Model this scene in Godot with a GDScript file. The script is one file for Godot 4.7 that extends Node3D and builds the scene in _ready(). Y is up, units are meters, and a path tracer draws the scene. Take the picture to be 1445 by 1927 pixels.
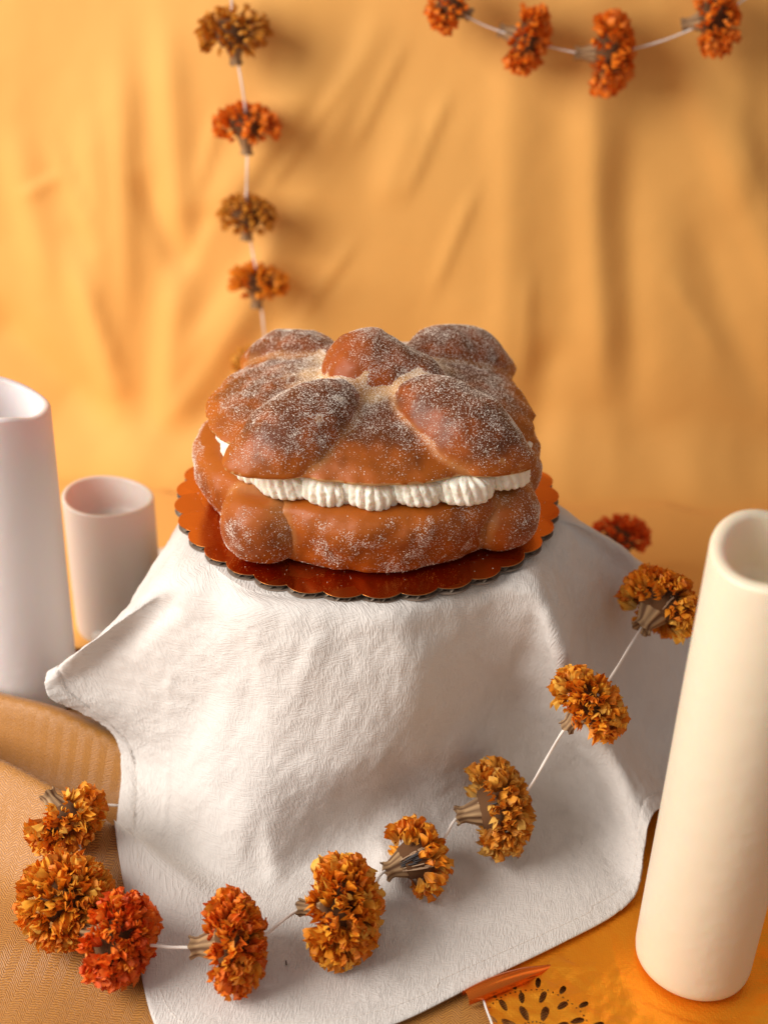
extends Node3D
# A filled sweet bread on a scalloped gold board, on a stand under white cotton, among candles and strung dried marigolds.

var rng := RandomNumberGenerator.new()
var used := {}
var M := {}

func _ready() -> void:
	rng.seed = 41
	view_and_light()
	make_materials()
	table()
	hanging_cloth()
	table_cloth()
	cut_paper()
	white_cloth()
	cake_board()
	bread()
	candles()
	garlands()


# ------------------------------------------------------------------ camera and light

func view_and_light() -> void:
	var cam := Camera3D.new()
	cam.name = "camera"
	var p := deg_to_rad(29.9)
	var r := deg_to_rad(1.8)
	var up0 := Vector3(0, cos(p), -sin(p))
	var back := Vector3(0, sin(p), cos(p))
	var right := Vector3.RIGHT * cos(r) + up0 * sin(r)
	var up := -Vector3.RIGHT * sin(r) + up0 * cos(r)
	cam.transform = Transform3D(Basis(right, up, back), Vector3(0.0115, 0.586, 0.729))
	var at := CameraAttributesPhysical.new()
	at.frustum_focal_length = 28.64
	at.frustum_focus_distance = 0.73
	at.exposure_aperture = 2.7
	cam.attributes = at
	cam.fov = 45.46
	cam.near = 0.05
	cam.far = 20.0
	add_child(cam)
	cam.current = true

	var e := Environment.new()
	e.background_mode = Environment.BG_COLOR
	e.background_color = Color(0.62, 0.59, 0.575)
	e.background_energy_multiplier = 1.0
	e.tonemap_mode = Environment.TONE_MAPPER_LINEAR
	e.tonemap_exposure = 1.0
	e.sdfgi_enabled = true
	e.ssao_enabled = true
	e.ssil_enabled = true
	var we := WorldEnvironment.new()
	we.name = "environment"
	we.environment = e
	add_child(we)

	# the window to the left that lights the set
	area("window_light", Vector3(-1.02, 0.80, 0.50), Vector3(0.0, 0.15, -0.05), Vector2(0.9, 0.9), 2.75, Color(1.0, 0.97, 0.94))

func area(called: String, at: Vector3, to: Vector3, size: Vector2, energy: float, c: Color) -> void:
	var l := AreaLight3D.new()
	l.name = called
	l.area_size = size
	l.light_energy = energy
	l.light_color = c
	l.shadow_enabled = true
	l.area_range = 6.0
	l.area_attenuation = 2.0
	add_child(l)
	l.look_at_from_position(at, to, Vector3.UP)


# ------------------------------------------------------------------ helpers

func numbered(called: String) -> String:
	if not used.has(called):
		used[called] = 0
		return called
	used[called] += 1
	return "%s_%03d" % [called, used[called]]

func thing(called: String, label: String, category: String, group := "") -> Node3D:
	var o := Node3D.new()
	o.name = numbered(called)
	add_child(o)
	tag(o, label, category, group)
	return o

func tag(o: Node, label: String, category: String, group := "") -> void:
	o.set_meta("label", label)
	o.set_meta("category", category)
	if group:
		o.set_meta("group", group)

func obj(called: String, mesh: Mesh, mat: Material, parent: Node = self) -> MeshInstance3D:
	var o := MeshInstance3D.new()
	o.name = numbered(called) if parent == self else called
	o.mesh = mesh
	o.material_override = mat
	parent.add_child(o, true)
	return o

func lin(r: float, g: float, b: float) -> Color:
	return Color(r, g, b).linear_to_srgb()

func noise(seed_: int, freq: float, oct := 3) -> FastNoiseLite:
	var n := FastNoiseLite.new()
	n.seed = seed_
	n.noise_type = FastNoiseLite.TYPE_SIMPLEX_SMOOTH
	n.frequency = freq
	n.fractal_octaves = oct
	return n

# A mesh out of vertices and triangles (clockwise seen from its front), with smooth normals.
func smooth(v: PackedVector3Array, idx: PackedInt32Array, uv := PackedVector2Array(), col := PackedColorArray(), nor := PackedVector3Array()) -> ArrayMesh:
	if nor.is_empty():
		nor.resize(v.size())
		for t in range(0, idx.size(), 3):
			var a := idx[t]
			var b := idx[t + 1]
			var c := idx[t + 2]
			var n := (v[c] - v[a]).cross(v[b] - v[a])
			nor[a] += n
			nor[b] += n
			nor[c] += n
		for i in nor.size():
			nor[i] = nor[i].normalized() if nor[i].length_squared() > 1e-24 else Vector3.UP
	var arr := []
	arr.resize(Mesh.ARRAY_MAX)
	arr[Mesh.ARRAY_VERTEX] = v
	arr[Mesh.ARRAY_NORMAL] = nor
	if uv.size():
		arr[Mesh.ARRAY_TEX_UV] = uv
	if col.size():
		arr[Mesh.ARRAY_COLOR] = col
	arr[Mesh.ARRAY_INDEX] = idx
	var m := ArrayMesh.new()
	m.add_surface_from_arrays(Mesh.PRIMITIVE_TRIANGLES, arr)
	return m

# Triangles of a grid of nu x nv points (row by row); around closes it in u; flip turns its front.
func grid_index(nu: int, nv: int, around := false, flip := false) -> PackedInt32Array:
	var idx := PackedInt32Array()
	for j in nv - 1:
		for i in (nu if around else nu - 1):
			var a := j * nu + i
			var b := j * nu + (i + 1) % nu
			var c := a + nu
			var d := b + nu
			if flip:
				idx.append_array([a, c, b, b, c, d])
			else:
				idx.append_array([a, b, c, b, d, c])
	return idx

# A turned shape: profile points (radius, height) from the bottom outside upwards and in.
func lathe(profile: PackedVector2Array, n: int, shape = null) -> ArrayMesh:
	var v := PackedVector3Array()
	for k in profile.size():
		for i in n:
			var a := TAU * i / n
			var q := Vector3(profile[k].x * sin(a), profile[k].y, profile[k].x * cos(a))
			v.append(shape.call(q, a, k) if shape != null else q)
	return smooth(v, grid_index(n, profile.size(), true))

# A tube along points, n-sided.
func tube(points: PackedVector3Array, radius: float, n := 8) -> ArrayMesh:
	var v := PackedVector3Array()
	var side := Vector3.UP
	for k in points.size():
		var d := (points[mini(k + 1, points.size() - 1)] - points[maxi(k - 1, 0)]).normalized()
		side = (side - d * side.dot(d)).normalized()
		if side.length() < 0.5:
			side = d.cross(Vector3(0.3, 0.5, 0.8)).normalized()
		var other := d.cross(side)
		for i in n:
			var a := TAU * i / n + k * 0.35
			var rr := radius * (1.0 + 0.16 * cos(3.0 * (TAU * i / n)))
			v.append(points[k] + (side * cos(a) + other * sin(a)) * rr)
	return smooth(v, grid_index(n, points.size(), true))

func catmull(a, b, c, d, t: float):
	return 0.5 * (2.0 * b + (c - a) * t + (2.0 * a - 5.0 * b + 4.0 * c - d) * t * t + (3.0 * b - a - 3.0 * c + d) * t * t * t)

# Points along a smooth curve through the given ones.
func through(p: PackedVector3Array, steps: int) -> PackedVector3Array:
	var out := PackedVector3Array()
	for k in p.size() - 1:
		for s in steps:
			out.append(catmull(p[maxi(k - 1, 0)], p[k], p[k + 1], p[mini(k + 2, p.size() - 1)], float(s) / steps))
	out.append(p[p.size() - 1])
	return out

func smin(a: float, b: float, k: float) -> float:
	var h := maxf(k - absf(a - b), 0.0) / k
	return minf(a, b) - h * h * k * 0.25

func smax(a: float, b: float, k: float) -> float:
	return -smin(-a, -b, k)

# The surface f = 0 inside a box, as surface nets; paint gives each vertex its colour from place and normal.
func surface_nets(lo: Vector3, hi: Vector3, cell: float, f: Callable, paint: Callable) -> ArrayMesh:
	var nx := int((hi.x - lo.x) / cell) + 2
	var ny := int((hi.y - lo.y) / cell) + 2
	var nz := int((hi.z - lo.z) / cell) + 2
	var val := PackedFloat32Array()
	val.resize(nx * ny * nz)
	var at := 0
	for k in nz:
		for j in ny:
			for i in nx:
				val[at] = f.call(lo + Vector3(i, j, k) * cell)
				at += 1
	var of := PackedInt32Array()
	of.resize(val.size())
	of.fill(-1)
	var v := PackedVector3Array()
	var step := [0, 1, nx, nx + 1, nx * ny, nx * ny + 1, nx * ny + nx, nx * ny + nx + 1]
	var corner := [Vector3(0, 0, 0), Vector3(1, 0, 0), Vector3(0, 1, 0), Vector3(1, 1, 0), Vector3(0, 0, 1), Vector3(1, 0, 1), Vector3(0, 1, 1), Vector3(1, 1, 1)]
	var edges := [0, 1, 2, 3, 4, 5, 6, 7, 0, 2, 1, 3, 4, 6, 5, 7, 0, 4, 1, 5, 2, 6, 3, 7]
	for k in nz - 1:
		for j in ny - 1:
			for i in nx - 1:
				var c := (k * ny + j) * nx + i
				var inside := 0
				for q in 8:
					if val[c + step[q]] < 0.0:
						inside += 1
				if inside == 0 or inside == 8:
					continue
				var sum := Vector3.ZERO
				var n := 0
				for q in range(0, 24, 2):
					var a: float = val[c + step[edges[q]]]
					var b: float = val[c + step[edges[q + 1]]]
					if (a < 0.0) != (b < 0.0):
						sum += corner[edges[q]].lerp(corner[edges[q + 1]], a / (a - b))
						n += 1
				of[c] = v.size()
				v.append(lo + (Vector3(i, j, k) + sum / n) * cell)
	var idx := PackedInt32Array()
	for k in range(1, nz - 1):
		for j in range(1, ny - 1):
			for i in range(1, nx - 1):
				var c := (k * ny + j) * nx + i
				for axis in 3:
					var s: int = [1, nx, nx * ny][axis]
					if (val[c] < 0.0) == (val[c + s] < 0.0):
						continue
					var u: int = [nx, nx * ny, 1][axis]
					var w: int = [nx * ny, 1, nx][axis]
					var p0 := of[c - u - w]
					var p1 := of[c - w]
					var p2 := of[c]
					var p3 := of[c - u]
					if p0 < 0 or p1 < 0 or p2 < 0 or p3 < 0:
						continue
					if val[c] < 0.0:
						idx.append_array([p0, p2, p1, p0, p3, p2])
					else:
						idx.append_array([p0, p1, p2, p0, p2, p3])
	var nor := PackedVector3Array()
	var col := PackedColorArray()
	nor.resize(v.size())
	col.resize(v.size())
	var h := cell * 0.4
	for i in v.size():
		var g := Vector3.ZERO
		for turn in 2:
			var p := v[i]
			g = Vector3(f.call(p + Vector3(h, 0, 0)) - f.call(p - Vector3(h, 0, 0)), f.call(p + Vector3(0, h, 0)) - f.call(p - Vector3(0, h, 0)), f.call(p + Vector3(0, 0, h)) - f.call(p - Vector3(0, 0, h))) / (2.0 * h)
			if turn == 0 and g.length() > 0.05:
				v[i] = p - (g / g.length_squared() * f.call(p)).limit_length(cell * 0.5)
		nor[i] = g.normalized() if g.length() > 1e-6 else Vector3.UP
		col[i] = paint.call(v[i], nor[i])
	return smooth(v, idx, PackedVector2Array(), col, nor)


# ------------------------------------------------------------------ materials

func mat(called: String, c: Color, rough: float, metal := 0.0) -> StandardMaterial3D:
	var m := StandardMaterial3D.new()
	m.resource_name = called
	m.albedo_color = c
	m.roughness = rough
	m.metallic = metal
	M[called] = m
	return m

func relief(m: StandardMaterial3D, im: Image, cm: float, times: Vector3, tri := true) -> void:
	m.heightmap_enabled = true
	m.heightmap_texture = ImageTexture.create_from_image(im)
	m.heightmap_scale = cm
	m.uv1_scale = times
	m.uv1_triplanar = tri

func seamless(w: int, h: int, n: FastNoiseLite) -> Image:
	var im := n.get_seamless_image(w, h)
	im.convert(Image.FORMAT_L8)
	return im

func stretched(w: int, h: int, side: int, n: FastNoiseLite) -> PackedByteArray:
	var im := seamless(w, h, n)
	im.resize(side, side, Image.INTERPOLATE_CUBIC)
	return im.get_data()

# Crinkled cotton: short raised lines that run along or across in patches, over a plain weave.
func crinkle_image() -> Image:
	var side := 1024
	var a := stretched(150, 1024, side, noise(3, 0.062, 2))
	var b := stretched(1024, 170, side, noise(4, 0.070, 2))
	var a2 := stretched(340, 1024, side, noise(13, 0.14, 2))
	var patch := seamless(side, side, noise(5, 0.009, 2)).get_data()
	var fine := seamless(side, side, noise(6, 0.16, 2)).get_data()
	var big := seamless(side, side, noise(7, 0.012, 3)).get_data()
	var out := PackedByteArray()
	out.resize(side * side)
	for y in side:
		for x in side:
			var i := y * side + x
			var m := clampf((patch[i] - 128) / 60.0 + 0.45, 0.0, 1.0)
			var ha := maxf(0.0, 1.0 - absf(a[i] - 128.0) / 52.0)
			var hb := maxf(0.0, 1.0 - absf(b[i] - 128.0) / 52.0)
			var h := hb * (0.45 + 0.55 * (1.0 - m)) + ha * 0.55 * m
			var thread := 0.5 * (cos(x * TAU / 4.0) + cos(y * TAU / 4.0))
			out[i] = int(clampf(50.0 + 95.0 * h + 0.08 * (a2[i] - 128) + 0.15 * (fine[i] - 128) + 0.35 * (big[i] - 128) + 4.0 * thread, 0, 255))
	return Image.create_from_data(side, side, false, Image.FORMAT_L8, out)

# Herringbone: columns of slanted yarns, returned as colour and relief.
func herringbone() -> Array:
	var side := 512
	var hgt := PackedByteArray()
	hgt.resize(side * side)
	var rgbs := PackedByteArray()
	rgbs.resize(side * side * 3)
	var wob := seamless(side, side, noise(11, 0.02, 3)).get_data()
	var fine := seamless(side, side, noise(12, 0.2, 2)).get_data()
	for y in side:
		for x in side:
			var i := y * side + x
			var u := x * 8.0 / side
			var k := int(u) % 2
			var f := u - floorf(u)
			var line := y * 24.0 / side + (f if k == 0 else 1.0 - f) * 2.6 + wob[i] / 420.0
			var s := 0.5 + 0.5 * cos(line * TAU)
			var h := s * 0.8 + 0.2 * smoothstep(0.0, 0.12, minf(f, 1.0 - f)) + (fine[i] - 128) / 500.0
			hgt[i] = int(clampf(h * 210.0 + 15.0, 0, 255))
			var t := clampf(0.25 + 0.75 * s + (fine[i] - 128) / 300.0, 0.0, 1.0)
			var c := Color(0.47, 0.285, 0.095).lerp(Color(0.79, 0.555, 0.25), t)
			rgbs[i * 3] = int(c.r * 255)
			rgbs[i * 3 + 1] = int(c.g * 255)
			rgbs[i * 3 + 2] = int(c.b * 255)
	return [Image.create_from_data(side, side, false, Image.FORMAT_RGB8, rgbs), Image.create_from_data(side, side, false, Image.FORMAT_L8, hgt)]

func weave(side: int, n: int, rough: float, seed_: int) -> Image:
	var out := PackedByteArray()
	out.resize(side * side)
	var fine := seamless(side, side, noise(seed_, 0.05, 3)).get_data()
	for y in side:
		for x in side:
			var u := float(x) * n / side
			var w := float(y) * n / side
			var over := (int(u) + int(w)) % 2 == 0
			var s := absf(sin(u * PI)) if over else absf(sin(w * PI))
			out[y * side + x] = int(clampf(60.0 + 130.0 * s + rough * (fine[y * side + x] - 128), 0, 255))
	return Image.create_from_data(side, side, false, Image.FORMAT_L8, out)

func make_materials() -> void:
	var m := mat("white_cotton", lin(0.69, 0.655, 0.615), 0.92)
	relief(m, crinkle_image(), 0.075, Vector3(1, 1, 1), false)
	m.rim_enabled = true
	m.rim = 0.25
	m.backlight_enabled = true
	m.backlight = Color(0.25, 0.23, 0.21)

	m = mat("herringbone", Color(1, 1, 1), 0.42)
	var hb := herringbone()
	m.albedo_texture = ImageTexture.create_from_image(hb[0])
	relief(m, hb[1], 0.024, Vector3(24, 24, 24), false)
	m.rim_enabled = true
	m.rim = 0.3

	m = mat("golden_linen", lin(0.80, 0.42, 0.105), 0.75)
	relief(m, weave(256, 32, 0.5, 21), 0.01, Vector3(40, 40, 40), false)
	m.rim_enabled = true
	m.rim = 0.3
	m.backlight_enabled = true
	m.backlight = Color(0.2, 0.12, 0.04)

	m = mat("wood", lin(0.25, 0.14, 0.07), 0.6)
	m = mat("foil_paper", lin(0.95, 0.36, 0.02), 0.36, 0.75)
	relief(m, weave(512, 64, 1.3, 22), 0.014, Vector3(11, 11, 11), false)
	m = mat("foil_back", lin(0.75, 0.17, 0.02), 0.25, 0.8)
	m = mat("paper_white", lin(0.8, 0.78, 0.74), 0.8)

	m = mat("crust", Color(1, 1, 1), 0.46)
	m.clearcoat_enabled = true
	m.clearcoat = 0.12
	m.clearcoat_roughness = 0.3
	m.metallic_specular = 0.36
	m.vertex_color_use_as_albedo = true
	relief(m, seamless(512, 512, noise(31, 0.10, 4)), 0.026, Vector3(34, 34, 34))
	m = mat("sugar", lin(0.88, 0.82, 0.73), 0.3)
	m = mat("cream", lin(0.90, 0.82, 0.70), 0.5)
	relief(m, seamless(256, 256, noise(32, 0.08, 3)), 0.006, Vector3(30, 30, 30))
	m.subsurf_scatter_enabled = true
	m.subsurf_scatter_strength = 0.3
	m = mat("vanilla_seed", lin(0.05, 0.03, 0.02), 0.6)

	m = mat("gold_foil", lin(0.62, 0.21, 0.036), 0.24, 1.0)
	var em := noise(33, 0.011, 1)
	em.noise_type = FastNoiseLite.TYPE_CELLULAR
	em.cellular_return_type = FastNoiseLite.RETURN_CELL_VALUE
	var leaf := seamless(512, 512, em)
	m.roughness = 0.34
	m.roughness_texture = ImageTexture.create_from_image(leaf)
	relief(m, leaf, 0.004, Vector3(9, 9, 9))
	m = mat("board_card", lin(0.20, 0.145, 0.11), 0.9)
	m = mat("board_flute", lin(0.26, 0.20, 0.15), 0.9)

	for k in [["wax_white", lin(0.68, 0.655, 0.655)], ["wax_ivory", lin(0.79, 0.70, 0.53)], ["wax_dusk", lin(0.66, 0.60, 0.55)]]:
		m = mat(k[0], k[1], 0.42)
		relief(m, seamless(256, 256, noise(41, 0.02, 3)), 0.03, Vector3(9, 9, 9))
		m.subsurf_scatter_enabled = true
		m.subsurf_scatter_strength = 0.35

	m = mat("cotton_string", lin(0.82, 0.75, 0.68), 0.9)
	m = mat("calyx", Color(1, 1, 1), 0.85)
	m.vertex_color_use_as_albedo = true
	m = mat("seed_dark", lin(0.035, 0.03, 0.03), 0.5)
	m = mat("seed_pale", lin(0.42, 0.28, 0.17), 0.8)
	m = mat("flower_heart", lin(0.11, 0.045, 0.012), 0.9)
	var tints := {
		"amber": [[0.88, 0.32, 0.012], [0.90, 0.41, 0.026], [0.82, 0.25, 0.009], [0.90, 0.50, 0.07]],
		"orange": [[0.88, 0.24, 0.009], [0.90, 0.31, 0.014], [0.80, 0.17, 0.007], [0.90, 0.39, 0.03]],
		"red": [[0.88, 0.155, 0.006], [0.90, 0.21, 0.009], [0.78, 0.105, 0.005], [0.90, 0.28, 0.014]],
		"gold": [[0.82, 0.42, 0.055], [0.80, 0.34, 0.03], [0.84, 0.50, 0.11], [0.74, 0.28, 0.02]],
		"brown": [[0.64, 0.27, 0.022], [0.70, 0.33, 0.03], [0.52, 0.16, 0.012], [0.72, 0.38, 0.05]],
	}
	for t in tints:
		for k in 4:
			var c: Array = tints[t][k]
			m = mat("petal_%s_%d" % [t, k], lin(c[0], c[1], c[2]), 0.6)
			m.vertex_color_use_as_albedo = true
			m.backlight_enabled = true
			m.backlight = Color(0.7, 0.55, 0.4)


# ------------------------------------------------------------------ the table, the cloths

func table() -> void:
	var b := BoxMesh.new()
	b.size = Vector3(1.9, 0.03, 1.5)
	var o := obj("table_top", b, M.wood)
	o.position = Vector3(0, -0.022, 0.22)
	o.set_meta("kind", "structure")

func seg(p: Vector2, a: Vector2, b: Vector2) -> Vector2:   # distance across (signed) and place along a segment
	var d := b - a
	var t := clampf((p - a).dot(d) / d.length_squared(), 0.0, 1.0)
	var q := p - (a + d * t)
	return Vector2(q.length() * (1.0 if q.dot(Vector2(-d.y, d.x)) >= 0.0 else -1.0), t)

# folds: [x0, y0, x1, y1, height, width on one side, width on the other]
func folds(p: Vector2, list: Array) -> float:
	var h := 0.0
	for f in list:
		var s := seg(p, Vector2(f[0], f[1]), Vector2(f[2], f[3]))
		var w: float = f[5] if s.x > 0.0 else f[6]
		if absf(s.x) < 3.0 * w:
			var ends := smoothstep(0.0, 0.3, s.y) * smoothstep(0.0, 0.3, 1.0 - s.y) * 0.85 + 0.15
			h += f[4] * exp(-pow(s.x / w, 2.0)) * ends
	return h

func hanging_cloth() -> void:
	var list := [
		[-0.225, 0.42, -0.245, 0.12, 0.006, 0.012, 0.016], [-0.26, 0.36, -0.262, 0.16, 0.004, 0.011, 0.014],
		[-0.19, 0.44, -0.185, 0.20, 0.007, 0.016, 0.013], [-0.185, 0.22, -0.215, 0.02, 0.010, 0.022, 0.014],
		[-0.225, 0.30, -0.185, 0.20, -0.005, 0.014, 0.010], [-0.155, 0.27, -0.195, 0.19, -0.005, 0.009, 0.016],
		[-0.05, 0.39, -0.165, 0.24, 0.007, 0.014, 0.020], [-0.06, 0.28, -0.20, 0.09, 0.008, 0.020, 0.014],
		[-0.10, 0.20, -0.22, 0.02, 0.010, 0.022, 0.016], [-0.05, 0.17, -0.19, -0.01, 0.012, 0.03, 0.018],
		[-0.29, 0.24, -0.25, 0.03, 0.010, 0.02, 0.016], [-0.40, 0.17, -0.27, 0.03, -0.014, 0.03, 0.03],
		[-0.33, 0.34, -0.31, 0.16, 0.005, 0.016, 0.016], [-0.37, 0.42, -0.38, 0.2, 0.006, 0.02, 0.02],
		[0.0, 0.44, -0.06, 0.30, 0.005, 0.018, 0.014], [0.03, 0.36, 0.0, 0.26, 0.004, 0.014, 0.014],
		[0.105, 0.46, 0.135, 0.05, 0.006, 0.028, 0.018], [0.172, 0.46, 0.232, 0.06, 0.014, 0.030, 0.020],
		[0.205, 0.36, 0.262, 0.05, -0.010, 0.020, 0.022], [0.24, 0.44, 0.42, 0.14, 0.009, 0.026, 0.016],
		[0.27, 0.30, 0.40, 0.05, -0.007, 0.018, 0.02], [0.17, 0.16, 0.16, 0.0, -0.008, 0.022, 0.022],
		[0.30, 0.46, 0.33, 0.26, 0.006, 0.02, 0.02], [0.10, 0.14, 0.08, 0.0, 0.008, 0.03, 0.02],
		[-0.55, 0.45, -0.52, 0.05, 0.012, 0.03, 0.03], [0.55, 0.45, 0.58, 0.05, 0.012, 0.03, 0.03], [-0.72, 0.45, -0.70, 0.05, 0.01, 0.04, 0.03], [0.75, 0.45, 0.74, 0.05, 0.01, 0.04, 0.03],
	]
	for f in list:
		f[4] *= 1.0
	for q in [[-0.02, 0.40, -0.11, 0.27], [0.02, 0.42, -0.03, 0.31], [0.06, 0.38, 0.02, 0.27], [0.31, 0.36, 0.38, 0.24], [0.27, 0.22, 0.34, 0.13], [-0.30, 0.33, -0.26, 0.22], [-0.14, 0.36, -0.17, 0.27], [-0.28, 0.20, -0.25, 0.09], [0.09, 0.30, 0.05, 0.18], [-0.33, 0.27, -0.29, 0.29], [0.14, 0.22, 0.15, 0.09], [-0.02, 0.24, -0.08, 0.15]]:
		list.append([q[0], q[1], q[2], q[3], 0.0026, 0.005, 0.008])
	var soft := noise(51, 4.0, 2)
	var small := noise(52, 22.0, 2)
	var nu := 300
	var nv := 200
	var v := PackedVector3Array()
	var uv := PackedVector2Array()
	# along the cloth: s from the top (0.62 high) down, round a soft bend, and forward over the table
	for j in nv:
		var s := 1.02 * j / (nv - 1)
		for i in nu:
			var x := -0.95 + 1.9 * i / (nu - 1)
			var bend := 0.075 + 0.02 * soft.get_noise_2d(x * 2.0, 9.0)
			var y := 0.72 - s
			var h := folds(Vector2(x, y), list) + 0.008 * soft.get_noise_2d(x, y * 0.5) + 0.0004 * small.get_noise_2d(x * 1.4, y * 0.8)
			var p: Vector3
			if y > bend:
				p = Vector3(x, y, -0.385 + h)
			else:
				var arc := (bend - y) / bend
				if arc < PI / 2:
					p = Vector3(x, bend - sin(arc) * (bend - h) , -0.385 + bend - cos(arc) * (bend - h))
				else:
					var run := (arc - PI / 2) * bend
					p = Vector3(x, maxf(0.0015, h * 0.8 + 0.004), -0.385 + bend + run)
			p.y = maxf(p.y, 0.0015)
			v.append(p)
			uv.append(Vector2(x, s))
	var o := obj("hanging_cloth", smooth(v, grid_index(nu, nv), uv), M.golden_linen)
	tag(o, "golden yellow cloth hung in creases behind the bread, sweeping onto the table", "cloth")

func table_height(x: float, z: float) -> float:
	var p := Vector2(x, z)
	var h := 0.0
	for f in TABLE_FOLDS:
		var s := seg(p, Vector2(f[0], f[1]), Vector2(f[2], f[3]))
		var w: float = f[5] if s.x > 0.0 else f[6]
		if absf(s.x) < 3.0 * w:
			h += f[4] * exp(-pow(s.x / w, 2.0)) * (smoothstep(-0.02, 0.35, s.y) * smoothstep(-0.02, 0.35, 1.0 - s.y))
	return h

const TABLE_FOLDS := [
	[-0.56, -0.03, -0.06, 0.120, 0.046, 0.015, 0.030], [-0.46, -0.012, -0.06, 0.222, 0.040, 0.032, 0.012],
	[-0.45, 0.250, -0.10, 0.235, 0.007, 0.016, 0.030], [-0.40, 0.36, -0.12, 0.29, 0.005, 0.03, 0.014], [0.0, 0.42, 0.1, 0.27, 0.004, 0.03, 0.02],
]

func table_cloth() -> void:
	var nu := 340
	var nv := 340
	var v := PackedVector3Array()
	var uv := PackedVector2Array()
	var soft := noise(53, 9.0, 2)
	var arc := PackedFloat32Array()
	arc.resize(nu)
	for j in nv:
		for i in nu:
			var x := -0.75 + 1.5 * i / (nu - 1)
			var z := -0.16 + 0.96 * j / (nv - 1)
			var h := table_height(x, z)
			var rise := 0.0045 * smoothstep(-0.16, -0.14, z) if z < 0.0 else 0.0045
			v.append(Vector3(x, -0.005 + rise + h + 0.001 * soft.get_noise_2d(x, z), z))
			if j > 0:
				arc[i] += v[v.size() - 1].distance_to(v[v.size() - 1 - nu])
			uv.append(Vector2(x * 0.98 + arc[i] * 0.12, arc[i] * 0.98 - x * 0.12))
	var o := obj("table_cloth", smooth(v, grid_index(nu, nv), uv), M.herringbone)
	tag(o, "tan orange herringbone cloth spread in folds over the table, beneath the candles", "tablecloth")


# ------------------------------------------------------------------ white cotton cloth

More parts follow.
